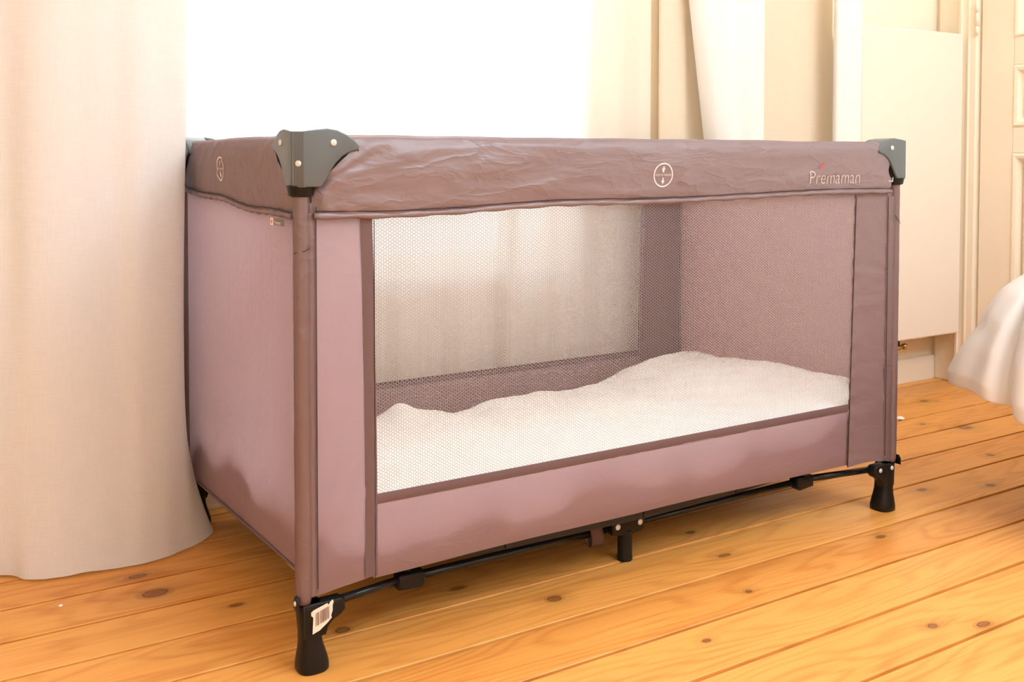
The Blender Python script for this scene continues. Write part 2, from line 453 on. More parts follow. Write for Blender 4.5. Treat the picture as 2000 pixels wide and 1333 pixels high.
# panelled door: stiles, rails, raised panels with mouldings
door = struct(boxo('door_1', 'trim', None, WX + 0.010, DY0, -0.016, WX + 0.030, DY1, DH))
def doorpart(name, y0, y1, z0, z1, x0=None, x1=None, bev=0.003):
    return boxo(name, 'trim', door, WX - 0.006 if x0 is None else x0, y0, z0, WX + 0.010 if x1 is None else x1, y1, z1, bev=bev)
ST = 0.100
doorpart('stile', DY1 - ST, DY1, 0.006, DH); doorpart('stile', DY0, DY0 + ST, 0.006, DH)
rails = [(0.006, 0.16), (0.700, 0.776), (0.955, 1.036), (1.93, DH)]
for a, b in rails: doorpart('rail', DY0 + ST, DY1 - ST, a, b)
for (a, b) in ((0.16, 0.700), (0.776, 0.955), (1.036, 1.93)):
    ya, yb = DY0 + ST, DY1 - ST
    doorpart('door_panel', ya + 0.03, yb - 0.03, a + 0.03, b - 0.03, WX + 0.002, WX + 0.010, 0.006)
    # moulding frame round the panel
    bm = bmesh.new(); prof = [(0, -0.006), (0.006, -0.011), (0.014, -0.009), (0.020, 0.0), (0.024, 0.009), (0, 0.0095)]
    secs = []
    for (yy, zz, sy, sz) in ((ya, a, 1, 1), (yb, a, -1, 1), (yb, b, -1, -1), (ya, b, 1, -1)):
        secs.append([Vector((WX + x, yy + sy * t, zz + sz * t)) for t, x in prof])
    secs.append(secs[0]); loft(bm, secs, cap=False)
    bmesh.ops.remove_doubles(bm, verts=bm.verts, dist=1e-6)
    obj('panel_moulding', bm, 'trim', door, smooth=False)
# hinge knuckle between casing and leaf
bm = bmesh.new()
for z0, z1 in ((1.052, 1.078), (1.079, 1.118), (1.119, 1.146)):
    tube(bm, [(WX - 0.022, DY1 + 0.004, z0), (WX - 0.022, DY1 + 0.004, z1)], 0.0048, 10)
h = obj('hinge', bm, 'trim', door)

# radiator
rad = thing('radiator', 'white flat-fronted panel radiator mounted on the wall right of the curtains', 'radiator', (2.06, WY, 0.158))
def ro(name, mat, *a, bev=0.0):
    o = boxo(name, mat, rad, a[0] - 2.06, a[1] - WY, a[2] - 0.158, a[3] - 2.06, a[4] - WY, a[5] - 0.158, bev=bev); return o
RF = 0.576
ro('front_panel', 'radiator', 1.835, RF, 0.158, 2.292, RF + 0.014, 1.058, bev=0.005)
ro('rear_panel', 'radiator', 1.845, RF + 0.06, 0.165, 2.282, RF + 0.074, 1.05, bev=0.004)
bm = bmesh.new()
for i in range(14):
    x = 1.855 + i * 0.0315
    box(bm, x - 2.06, RF + 0.014 - WY, 0.19 - 0.158, x + 0.0015 - 2.06, RF + 0.06 - WY, 1.02 - 0.158)
obj('convector_fin', bm, 'radiator', rad, smooth=False)['kind'] = 'stuff'
ro('top_grille', 'radiator', 1.837, RF + 0.014, 1.045, 2.290, RF + 0.062, 1.056, bev=0.002)
for x in (1.93, 2.2): ro('wall_bracket', 'radiator', x, RF + 0.074, 0.3, x + 0.03, WY - 0.0005, 0.95)
# valve: body, nut and pipe under the radiator's left part
bm = bmesh.new(); yv = RF + 0.035 - WY; xv = 2.045 - 2.06
tube(bm, [(xv, yv, 0.004), (xv, yv, -0.022)], [0.008, 0.010], 8)
obj('valve_nut', bm, 'dark', rad)
bm = bmesh.new()
tube(bm, [(xv, yv, -0.020), (xv, yv, -0.034)], 0.009, 10)
tube(bm, [(xv - 0.012, yv, -0.030), (xv + 0.034, yv, -0.028)], [0.007, 0.006], 10)
tube(bm, [(xv + 0.030, yv, -0.028), (xv + 0.040, yv, -0.026), (xv + 0.044, yv, -0.026)], [0.009, 0.009, 0.006], 8)
tube(bm, [(xv - 0.010, yv, -0.030), (xv - 0.02, yv + 0.03, -0.032), (xv - 0.02, WY - 0.0005 - WY, -0.032)], 0.006, 8)
obj('valve', bm, 'brass', rad)

# ================================================================== CURTAINS
def curtain(name, sec, label, mat, cat='curtain', z0=0.012, z1=2.60, nz=60, nt=160, fold=0.006, ffreq=9, seed=0, bottom=None, shape=None, hem=True, group=None, endfade=0.8):
    """sec: polyline in plan; resampled smoothly; folds vary slowly with height"""
    P = np.array(sec, float)
    d = np.r_[0, np.cumsum(np.linalg.norm(np.diff(P, axis=0), axis=1))]
    # Catmull-Rom resample
    t = np.linspace(0, d[-1], nt); out = np.zeros((nt, 2))
    Pe = np.vstack([2 * P[0] - P[1], P, 2 * P[-1] - P[-2]])
    for k, tt in enumerate(t):
        i = min(np.searchsorted(d, tt, 'right') - 1, len(P) - 2); u = (tt - d[i]) / (d[i + 1] - d[i])
        p0, p1, p2, p3 = Pe[i], Pe[i + 1], Pe[i + 2], Pe[i + 3]
        out[k] = 0.5 * ((2 * p1) + (-p0 + p2) * u + (2 * p0 - 5 * p1 + 4 * p2 - p3) * u ** 2 + (-p0 + 3 * p1 - 3 * p2 + p3) * u ** 3)
    tg = np.gradient(out, axis=0); tg /= np.linalg.norm(tg, axis=1)[:, None]
    nrm = np.stack([tg[:, 1], -tg[:, 0]], 1)
    zs = np.r_[z0 + (z1 - z0) * np.linspace(0, 1, nz) ** 1.5]
    T, Z = np.meshgrid(t, zs, indexing='ij')
    wob = fold * (1 - 0.8 * sstep(endfade, 1, T / d[-1])) * (noise2(T * ffreq, Z * 0.6, seed) * 1.6 + 0.5 * noise2(T * ffreq * 2.6, Z * 1.1, seed + 3))
    G = np.zeros((nt, nz, 3))
    G[..., 0] = out[:, None, 0] + nrm[:, None, 0] * wob
    G[..., 1] = out[:, None, 1] + nrm[:, None, 1] * wob
    G[..., 2] = Z
    if bottom is not None: G = bottom(G, T / d[-1], Z)
    o = obj(name, grid_mesh(name, G), mat)
    tag(o, label, cat, group)
    return o, G

# foreground linen curtain, bulging into the room left of the cot
LS = [(-1.05, .62), (-.80, .58), (-.62, .565), (-.45, .545), (-.33, .513), (-.25, .486), (-.19, .474), (-.13, .466), (-.08, .472), (-.042, .488), (-.0245, .512), (-.030, .56), (-.056, .62), (-.10, .645)]
def lb(G, T, Z):
    f = np.clip((0.30 - Z) / 0.30, 0, 1) ** 2
    Y = G[..., 1]
    G[..., 0] += f * (0.050 * sstep(.488, .55, Y) - 0.046 * sstep(.552, .60, Y))
    G[..., 1] += f * 0.004 - f * 0.010 * sstep(0.3, 0.8, T)
    # wavy hem brushing the boards
    hz = 0.004 + 0.006 * noise2(T * 14, T * 0 + .3, 5) + 0.010 * sstep(0.86, 0.97, T)
    k = np.clip((0.10 - Z) / 0.10, 0, 1)
    G[..., 2] = np.maximum(Z + hz * k, 0.0035)
    return G
lc, LG = curtain('linen_curtain', LS, 'off-white woven linen curtain reaching the boards at the left, in front of the cot corner', 'linen', nz=110, nt=280, fold=0.020, ffreq=7, seed=2, bottom=lb, z0=0.0, endfade=0.86)
# sheer voile in front of the window: two overlapping drops
SH1 = [(-0.16 + i * 0.045, 0.662 + 0.010 * math.sin(i * 2.1) * (1 if i % 3 else .4)) for i in range(0, 21)]
curtain('sheer_curtain', SH1, 'sheer white voile curtain glowing before the window behind the cot', 'sheer', z0=0.015, nt=220, nz=40, fold=0.004, ffreq=16, seed=6, bottom=lambda G, T, Z: np.stack([G[..., 0], np.minimum(G[..., 1], .6695), G[..., 2]], -1))
SH2 = [(0.712, 0.630), (0.73, 0.626), (0.77, 0.638), (0.82, 0.648), (0.87, 0.640), (0.93, 0.650), (0.99, 0.640), (1.05, 0.650), (1.10, 0.645), (1.14, 0.648)]
curtain('sheer_curtain', SH2, 'second white voile drop overlapping the window edge, left of the cream curtain', 'sheer', z0=0.015, nt=120, nz=40, fold=0.003, ffreq=14, seed=9)
# cream curtain behind, two folds before it, their brightness put in as paler colour
CS = [(1.23, .668), (1.195, .664), (1.172, .655), (1.166, .645), (1.18, .638), (1.215, .636), (1.245, .640), (1.262, .648), (1.29, .655), (1.36, .652), (1.43, .640), (1.475, .632), (1.53, .628), (1.60, .618), (1.66, .622), (1.70, .630), (1.76, .640), (1.80, .650)]
curtain('cream_curtain', CS, 'cream curtain hanging behind its lit, paler-coloured folds, right of the voile', 'cream', z0=0.02, nt=220, nz=50, fold=0.002, ffreq=9, seed=12)
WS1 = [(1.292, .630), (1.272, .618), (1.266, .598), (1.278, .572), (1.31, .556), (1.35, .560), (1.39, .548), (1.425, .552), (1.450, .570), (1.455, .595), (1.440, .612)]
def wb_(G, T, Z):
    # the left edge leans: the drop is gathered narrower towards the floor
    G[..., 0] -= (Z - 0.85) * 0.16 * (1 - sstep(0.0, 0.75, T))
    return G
curtain('lit_curtain_fold', WS1, 'lit curtain fold in a paler colour, with a slanting left edge, before the cream curtain', 'white', z0=0.02, z1=1.9, nt=160, nz=50, fold=0.002, ffreq=9, seed=14, bottom=wb_)
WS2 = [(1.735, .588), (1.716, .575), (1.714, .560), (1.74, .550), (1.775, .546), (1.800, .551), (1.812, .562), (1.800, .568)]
curtain('lit_curtain_fold', WS2, 'narrow lit curtain strip in a paler colour, hanging beside the left edge of the radiator', 'white', z0=0.02, nt=100, nz=40, fold=0.0015, ffreq=9, seed=16)

# ================================================================== TRAVEL COT
CL, CW = 1.20, 0.60
cot = thing('travel_cot', 'mauve folding travel cot with mesh sides and grey corner caps, standing before the window', 'cot')
# side frames: (s along the side, n outward, z) -> world
SIDES = {
    'front': (CL, lambda s, n, z: (s, -n, z)),
    'back': (CL, lambda s, n, z: (s, CW + n, z)),
    'left': (CW, lambda s, n, z: (-n, s, z)),
    'right': (CW, lambda s, n, z: (CL + n, s, z)),
}
def mapside(side, S, Nn, Z):
    f = SIDES[side][1]; r = f(S, Nn, Z)
    return np.stack(np.broadcast_arrays(*[np.asarray(c, float) for c in r]), -1)

# ---- rail covers -------------------------------------------------
def cover_wrinkle(side, S, Z, seed):
    if side in ('front', 'back'):
        wv = 0.0011 * crease(S * 5 + Z * 10, Z * 45 + S * 1.5, seed) + 0.0016 * noise2(S * 6, Z * 30, seed + 1) + 0.0009 * noise2(S * 30, Z * 24, seed + 2)
        e = np.exp(-S / 0.07)                       # gathers at the near cap
        wv += e * 0.0022 * np.sin((np.arctan2(Z - 0.642, np.maximum(S, 0.002))) * 26)
        e2 = np.exp(-(CL - S) / 0.12)
        wv *= 1.7
        wv += e2 * 0.0026 * (noise2(S * 38 + Z * 20, Z * 14, seed + 6) + noise2(S * 20, Z * 60 + S * 30, seed + 7))
    else:
        e = sstep(0.15, 0.5, S)
        wv = (0.0008 + 0.0026 * e) * noise2(S * 48 + (Z - .6) * 60, Z * 16, seed + 4) + 0.0022 * noise2(S * 14 + Z * 20, Z * 22, seed + 1) + 0.0010 * crease(S * 16 + Z * 40, Z * 20, seed)
    return wv if side in ('front', 'back') else wv * 1.5
def cover_bottom(side, S):
    if side == 'front':
        return 0.608 + 0.011 * sstep(0.1, 0.45, S) - 0.0045 * sstep(0.35, 0.62, S) + 0.006 * sstep(0.7, 1.1, S) - 0.003 * np.sin(S * 5.2)
    if side == 'left':
        return 0.606 + 0.020 * sstep(0.0, 0.6, S) + 0.002 * np.sin(S * 24)
    return 0.612 + 0.002 * np.sin(S * 11)
PROF = np.array([(.0130, 0.00), (.0165, .12), (.0185, .30), (.0195, .52), (.0195, .72), (.0180, .86), (.0130, .955), (.005, .995), (-.005, .995), (-.013, .955), (-.018, .86), (-.0185, .6), (-.016, .3), (-.013, .04)])
TOPZ = 0.7155
def cover_outer_n(side, S, Z, seed):
    zb = cover_bottom(side, S); h = np.clip((Z - zb) / (TOPZ - zb), 0, 0.95)
    i = 7
    base = np.interp(h, PROF[:i, 1], PROF[:i, 0])
    if side in ('left', 'right'): return .72 * (base + cover_wrinkle(side, S, Z, seed) * np.sin(np.clip(h, 0.02, 0.95) * PI) ** 0.4)
    return base + cover_wrinkle(side, S, Z, seed) * np.sin(np.clip(h, 0.02, 0.95) * PI) ** 0.4
def rail_cover(side, seed):
    Ls = SIDES[side][0]
    nu, m = (300, 46) if Ls > 1 else (200, 46)
    tt = np.linspace(0, len(PROF) - 1, m)
    pn = np.interp(tt, range(len(PROF)), PROF[:, 0]); ph = np.interp(tt, range(len(PROF)), PROF[:, 1])
    # cut-away ends around the corner caps
    zrel = ph
    s0 = np.interp(zrel, [0, .30, .36, .55, .75, .88, 1.0], [.014, .012, .018, .034, .058, .071, .060])
    s1 = Ls - np.interp(zrel, [0, .25, .33, .52, .72, .88, 1.0], [.024, .024, .032, .036, .043, .060, .060] if side in ('front', 'back') else [.014, .012, .018, .034, .058, .071, .060])
    U = np.linspace(0, 1, nu) ** 1.0
    S = s0[None] + (s1 - s0)[None] * U[:, None]
    zb = cover_bottom(side, S)
    Z = zb + (TOPZ - zb) * ph[None]
    Z = Z + 0.0018 * noise2(S * 9, S * 0, seed + 9) * sstep(.8, 1, ph)[None]
    sgn = np.where(tt < 7.5, 1, -1)[None]
    wv = cover_wrinkle(side, S, Z, seed) * np.clip(np.sin(np.clip(ph, 0.02, 0.95) * PI), 0.05, 1)[None] ** 0.4
    Nn = pn[None] + sgn * wv
    if Ls < 1: Nn = np.where(Nn > 0, Nn * .72, Nn)
    endr = (0.25 + 0.75 * sstep(0, .014, S - s0[None])) * (0.55 + 0.45 * sstep(0, .008, s1[None] - S))
    Nn = Nn * (endr + (1 - endr) * sstep(.35, .6, ph)[None])
    if side == 'left': Nn = np.where(Nn > 0, Nn * (1 - .35 * sstep(.40, .50, S)), Nn)
    o = obj('rail_cover', grid_mesh('rail_cover', mapside(side, S, Nn, Z)), 'mauve_cover', cot)
    # rolled hem along the lower edge
    bm = bmesh.new(); ss = np.linspace(.013, Ls - .024, 160)
    zz = cover_bottom(side, ss); nn = (0.0125 if Ls > 1 else 0.0095) + 0.0012 * noise2(ss * 12, ss * 0, seed + 5)
    zr = zz + 0.0008 * noise2(ss * 40, ss * 0 + .5, seed + 8)
    P = mapside(side, ss, nn, zr)
    tube(bm, [tuple(p) for p in P], [0.0042 + 0.0008 * math.sin(i * .7) for i in range(len(P))], 8)
    obj('hem', bm, 'mauve_cover', o)
    bm = bmesh.new(); P = mapside(side, ss, nn + 0.0032, zr + 0.0060)
    tube(bm, [tuple(p) for p in P], 0.0009, 5)
    obj('stitching', bm, 'stitch', o)
    return o
covers = {s: rail_cover(s, i * 3 + 1) for i, s in enumerate(SIDES)}

# ---- prints on the covers ------------------------------------------
def onto_cover(bm, side, seed, lift=0.0006):
    """bmesh in (s, z) plane (x=s, y=z) -> laid on the outer face of the cover"""
    for v in bm.verts:
        s, z = v.co.x, v.co.y
        n = float(cover_outer_n(side, np.array(s), np.array(z), seed)) + lift
        v.co = Vector(SIDES[side][1](s, n, z))
def poly_strip(bm, pts_o, pts_i):
    a = [bm.verts.new((x, y, 0)) for x, y in pts_o]; b = [bm.verts.new((x, y, 0)) for x, y in pts_i]; n = len(a)
    for i in range(n): bm.faces.new((a[i], a[(i + 1) % n], b[(i + 1) % n], b[i]))
def text_bm(body, size, cx, cy, stretch=1.0, mirror=1, thick=0.0):
    cu = bpy.data.curves.new('text', 'FONT'); cu.body = body; cu.size = size; cu.align_x = 'CENTER'; cu.align_y = 'CENTER'
    cu.resolution_u = 4; cu.offset = thick
    to = bpy.data.objects.new('text', cu); C.objects.link(to)
    dg = bpy.context.evaluated_depsgraph_get(); me = bpy.data.meshes.new_from_object(to.evaluated_get(dg))
    bm = bmesh.new(); bm.from_mesh(me)
    bpy.data.objects.remove(to); bpy.data.curves.remove(cu); bpy.data.meshes.remove(me)
    bmesh.ops.triangulate(bm, faces=bm.faces)
    bmesh.ops.subdivide_edges(bm, edges=[e for e in bm.edges if e.calc_length() > 0.004], cuts=2)
    for v in bm.verts: v.co = Vector((cx + v.co.x * stretch * mirror, cy + v.co.y, 0))
    return bm
def emblem(side, s, z, seed, mirror):
    n = 48; R = 0.0195
    bm = bmesh.new()
    c = lambda r: [(s + mirror * r * math.cos(2 * PI * i / n), z + r * math.sin(2 * PI * i / n)) for i in range(n)]
    poly_strip(bm, c(R), c(R - 0.0021))
    for d in (1, -1):
        pts = [(-.0011, .0040), (.0011, .0040), (.0011, .0090), (.0034, .0090), (0, .0150), (-.0034, .0090), (-.0011, .0090)]
        vs = [bm.verts.new((s + mirror * x, z + d * y, 0)) for x, y in pts]; bm.faces.new(vs)
    bmesh.ops.triangulate(bm, faces=bm.faces)
    onto_cover(bm, side, seed)
    o = obj('emblem', bm, 'print', covers[side], smooth=False)
    o['label'] = 'white ring print with up and down arrows'
    bm = text_bm('PUSH TO UNLOCK', 0.0050, s, z, 0.74, mirror, 0.0)
    onto_cover(bm, side, seed, 0.0009)
    obj('lettering', bm, 'print', covers[side], smooth=False)
emblem('front', 0.600, 0.657, 1, 1)
emblem('left', 0.330, 0.667, 7, -1)
bm = text_bm('Premaman', 0.0350, 1.009, 0.6485, 0.93, 1, -0.0004)
onto_cover(bm, 'front', 1, 0.0009)
o = obj('lettering', bm, 'logo', covers['front'], smooth=False); o['label'] = 'pale printed word'
# red leaf-like swirl above the first e
bm = bmesh.new(); n = 20
for (cx, cy, a, b, rot) in ((0.971, 0.6685, .0048, .0030, .5), (0.9755, 0.6725, .0046, .0024, .9)):
    pts = lambda k: [(cx + k * (a * math.cos(2 * PI * i / n) * math.cos(rot) - b * math.sin(2 * PI * i / n) * math.sin(rot)),
                      cy + k * (a * math.cos(2 * PI * i / n) * math.sin(rot) + b * math.sin(2 * PI * i / n) * math.cos(rot))) for i in range(n)]
    poly_strip(bm, pts(1), pts(.45))
onto_cover(bm, 'front', 1, 0.0009); obj('logo_swirl', bm, 'red', covers['front'], smooth=False)

# ---- fabric panels -------------------------------------------------
SL, SR_T, SR_B = 0.0985, 1.083, 1.0685        # netting left / right edge (top, bottom)
ZN = 0.2205                                   # netting lower edge
def panel(name, side, S, Nn, Z, mat, parent=cot):
    return obj(name, grid_mesh(name, mapside(side, S, Nn, Z)), mat, parent)
def long_side(side, seed):
    # corner panel at s = 0
    nu, nv = 40, 150
    U, V = np.meshgrid(np.linspace(0, 1, nu), np.linspace(0, 1, nv), indexing='ij')
    zb = 0.100 + 0.010 * U; zt = 0.625
    Z = zb + (zt - zb) * V
    sr = 0.098 + 0.004 * (1 - V)
    S = 0.0085 + (sr - 0.0085) * U
    low = np.exp(-((V - .22) / .16) ** 2)
    wr = 0.0075 * low * noise2(S * 26 - Z * 20, Z * 12 + S * 18, seed) + 0.0024 * noise2(S * 36, Z * 7, seed + 1) + 0.0007 * noise2(S * 20, Z * 60, seed + 2) * np.exp(-U * 3)
    bul = 0.004 * np.sin(U * PI) * np.sin(V * PI)
    panel('corner_panel', side, S, 0.0045 + bul + wr * np.sin(np.clip(U, .04, .96) * PI) ** .5, Z, 'mauve')
    # corner panel at far end
    zb = 0.102 - 0.006 * U + 0.006 * np.sin(U * PI)
    Z = zb + (zt - zb) * V
    sl = SR_B + (SR_T - SR_B) * V; S = sl + ((1.1905 if side == 'front' else 1.2015) - sl) * U
    wr = 0.0022 * noise2(S * 9, Z * 26, seed + 3) * np.exp(-U * 1.4) + 0.0014 * noise2(S * 20 + Z * 10, Z * 40, seed + 4) + 0.0012 * np.exp(-((U - .02) / .08) ** 2) * np.sin(Z * 190)
    panel('corner_panel', side, S, 0.0045 + 0.003 * np.sin(U * PI) + wr, Z, 'lined' if side == 'front' else 'tape')  # back panel in darker tape cloth: shade inside the cot put into its colour
    if side == 'front':
        for sa, sb, sd in ((.0030, .0175, 11), (1.1700, 1.1985, 12)):
            U2, V2 = np.meshgrid(np.linspace(0, 1, 14), np.linspace(0, 1, 170), indexing='ij')
            za = .103 + .003 * U2; Z2 = za + (.612 - za) * V2; S2 = sa + (sb - sa) * U2
            N2 = 0.0062 + 0.0035 * np.sin(U2 * PI) + 0.0013 * noise2(S2 * 60 + Z2 * 22, Z2 * 55, sd) + 0.0008 * noise2(S2 * 60, Z2 * 15, sd + 3)
            panel('sleeve_flap', side, S2, N2, Z2, 'sleeve')
    # lower panel
    nu, nv = 240, 40
    U, V = np.meshgrid(np.linspace(0, 1, nu), np.linspace(0, 1, nv), indexing='ij')
    S = 0.0995 + (SR_B + 0.002 - 0.0995) * U
    zb = 0.1065 + 0.004 * np.sin(U * PI) + 0.0015 * noise2(S * 6, S * 0, seed)
    Z = zb + (ZN + 0.002 - zb) * V
    wr = 0.0028 * noise2(S * 7 + Z * 9, Z * 13, seed + 5) + 0.0022 * noise2(S * 17 - Z * 12, Z * 20 + S * 4, seed + 6)
    Nn = 0.0035 + 0.0045 * np.sin(V * PI) * np.sin(U * PI) ** .4 + wr * np.sin(np.clip(V, .02, .98) * PI) ** .7 * np.sin(np.clip(U, .005, .995) * PI) ** .5
    lp = panel('lower_panel', side, S, Nn, Z, 'mauve')
    # tapes framing the netting
    def tape(pts_s, pts_z, wid_s, wid_z, n0=0.0052, name='binding_tape'):
        s = np.array(pts_s); z = np.array(pts_z)
        V_ = np.linspace(0, 1, 5)
        S = s[:, None] + wid_s * V_[None]; Zt = z[:, None] + wid_z * V_[None]
        Nn = n0 + 0.0012 * np.sin(V_ * PI)[None] + 0.0008 * noise2(S * 40, Zt * 40, seed + 8)
        panel(name, side, S, Nn, Zt, 'tape')
    k = 120
    zz = np.linspace(ZN - 0.11, 0.612, k)
    tape(SL - 0.0165 + 0.004 * (1 - sstep(.2, .6, zz)) - 0.002 * sstep(.5, .61, zz), zz, 0.0180, 0, 0.0068)
    tape(np.linspace(SL, SR_B, k), np.full(k, ZN - 0.012), 0, 0.0145)
    if side == 'back': tape(np.linspace(SL, SR_B, k), np.full(k, ZN - 0.006), 0, 0.0085, 0.0005)
    zz = np.linspace(ZN - 0.115, 0.615, k)
    tape(SR_B + (SR_T - SR_B) * (zz - .11) / .5 - 0.0015, zz, 0.0035, 0, 0.0060)
    # seams as stitched lines
    def seam(ps, r=0.0006):
        bm = bmesh.new(); tube(bm, [SIDES[side][1](*q) for q in ps], r, 5); obj('seam', bm, 'stitch', lp)
    seam([(0.1005, 0.0075, z) for z in np.linspace(.108, .60, 30)])
    seam([(0.0165, 0.0095, z) for z in np.linspace(.112, .62, 30)])
    seam([(1.1725, 0.0090, z) for z in np.linspace(.110, .61, 30)])
    seam([(SR_B + (SR_T - SR_B) * (z - .11) / .5 - 0.001, 0.0075, z) for z in np.linspace(.106, .61, 30)], 0.0008)
    netting(side, seed)
def netting(side, seed):
    # hexagonal knitted net, flat rings of thread round every hole
    pz, px = 0.0047, 0.0037            # row and column pitch
    s0, s1, z0, z1 = SL - 0.006, SR_T + 0.006, ZN - 0.004, 0.622
    nc, nr = int((s1 - s0) / px) + 1, int((z1 - z0) / pz) + 1
    ci, ri = np.meshgrid(np.arange(nc), np.arange(nr), indexing='ij')
    cx = s0 + ci * px; cz = z0 + ri * pz + (ci % 2) * pz * 0.5
    keep = cx < SR_B + (SR_T - SR_B) * (cz - .22) / .39 + 0.006
    cx, cz = cx[keep].ravel(), cz[keep].ravel()
    a = np.array([(-1, 0), (-.5, .5), (.5, .5), (1, 0), (.5, -.5), (-.5, -.5)], float)
    outer = a * np.array([px * 2 / 3, pz]); inner = outer * NETHOLE
    ring = np.vstack([outer, inner])
    S = cx[:, None] + ring[None, :, 0]; Z = cz[:, None] + ring[None, :, 1]
    bow = -0.006 * np.sin(np.clip((S - s0) / (s1 - s0), 0, 1) * PI) * np.sin(np.clip((Z - z0) / (z1 - z0), 0, 1) * PI)
    Nn = 0.0036 + bow
    V = mapside(side, S, Nn, Z).reshape(-1, 3)
    q = np.array([(i, (i + 1) % 6, 6 + (i + 1) % 6, 6 + i) for i in range(6)])
    F = (np.arange(len(cx)) * 12)[:, None, None] + q[None]
    o = obj('netting', raw_mesh('netting', V, F.reshape(-1, 4)), 'net', cot, smooth=False)
    o['label'] = 'fine see-through hexagonal net window'
NETHOLE = 0.865
long_side('front', 20)
long_side('back', 40)
def short_side(side, seed):
    nu, nv = 140, 160
    U, V = np.meshgrid(np.linspace(0, 1, nu), np.linspace(0, 1, nv), indexing='ij')
    zb = 0.132 - 0.034 * U; Z = zb + (0.625 - zb) * V
    S = 0.004 + (CW - (0.008 if side == 'left' else 0.002)) * U
    wr = 0.0018 * noise2(S * 55, Z * 4, seed) + 0.0025 * noise2(S * 6, Z * 6, seed + 1) + 0.0035 * np.exp(-((Z - .2) / .06) ** 2) * noise2(S * 16 + Z * 14, Z * 16, seed + 2)
    patch = sstep(.24, .26, S) * (1 - sstep(.49, .51, S)) * sstep(.24, .245, Z - (S - .26) * -.06) * (1 - sstep(.285, .29, Z - (S - .26) * -.06))
    wr = wr + patch * 0.0009 * np.sin(Z * 2 * PI / 0.0058)
    edge = np.sin(np.clip(U, .003, .997) * PI) ** .5
    bul = -0.002 * np.sin(U * PI)
    p = panel('side_panel', side, S, 0.002 + bul + wr * edge, Z, 'mauve')
    bm = bmesh.new()
    tube(bm, [SIDES[side][1](s, 0.003, .134 - .034 * s / CW) for s in np.linspace(.008, CW - (.075 if side == 'left' else .008), 40)], 0.0022, 6)
    obj('hem', bm, 'tape', p)
short_side('left', 60)
short_side('right', 75)

# maker's tag peeping out under the left cover
bm = bmesh.new(); box(bm, -0.0200, 0.054, 0.5935, -0.0192, 0.066, 0.603)
tg = obj('care_tag', bm, 'white_tag', cot, smooth=False); tg['label'] = 'small white and grey sewn tag'
boxo('tag_ribbon', 'grey_tag', tg, -0.0198, 0.012, 0.594, -0.0190, 0.054, 0.603)
bm = text_bm('Premaman', 0.0070, 0.036, 0.5975, 0.80, -1)
for v in bm.verts: v.co = Vector((-0.0201, v.co.x, v.co.y))
obj('tag_lettering', bm, 'white_tag', tg, smooth=False)
boxo('tag_mark', 'red', tg, -0.0204, 0.0585, 0.5955, -0.0200, 0.0625, 0.6005)

# ---- posts, caps, feet at the four corners --------------------------
CORN = [('near left', 0, 0, 1, 1), ('near right', CL, 0, -1, 1), ('far left', 0, CW, 1, -1), ('far right', CL, CW, -1, -1)]
WING = [(-.0045, .7185), (.010, .7205), (.028, .7225), (.042, .7205), (.056, .7145), (.068, .7055), (.0735, .6985), (.0715, .6945), (.060, .6920), (.049, .6860), (.039, .6760), (.031, .6640), (.025, .6540), (.0195, .6460), (-.0045, .6460)]
def screw(parent, pos, nrm, r=0.0042, name='screw'):
    nrm = Vector(nrm).normalized(); bm = bmesh.new()
    q = Vector((0, 0, 1)).rotation_difference(nrm)
    prof = [(r, 0.0), (r, 0.0007), (r * .8, 0.0016), (r * .35, 0.0019)]
    secs = [[Vector(pos) + q @ Vector((rr * math.cos(2 * PI * k / 14), rr * math.sin(2 * PI * k / 14), h)) for k in range(14)] for rr, h in prof]
    loft(bm, secs)
    for a in (0.4, 0.4 + PI / 2):      # cross slot
        d = q @ Vector((math.cos(a), math.sin(a), 0)); e = q @ Vector((-math.sin(a), math.cos(a), 0)); up = nrm * 0.0021
        vs = [bm.verts.new(Vector(pos) + d * r * sx * .55 + e * r * sy * .10 + up) for sx, sy in ((-1, -1), (1, -1), (1, 1), (-1, 1))]
        f = bm.faces.new(vs); f.material_index = 1
    o = obj(name, bm, 'steel', parent); o.data.materials.append(M['ink']); return o
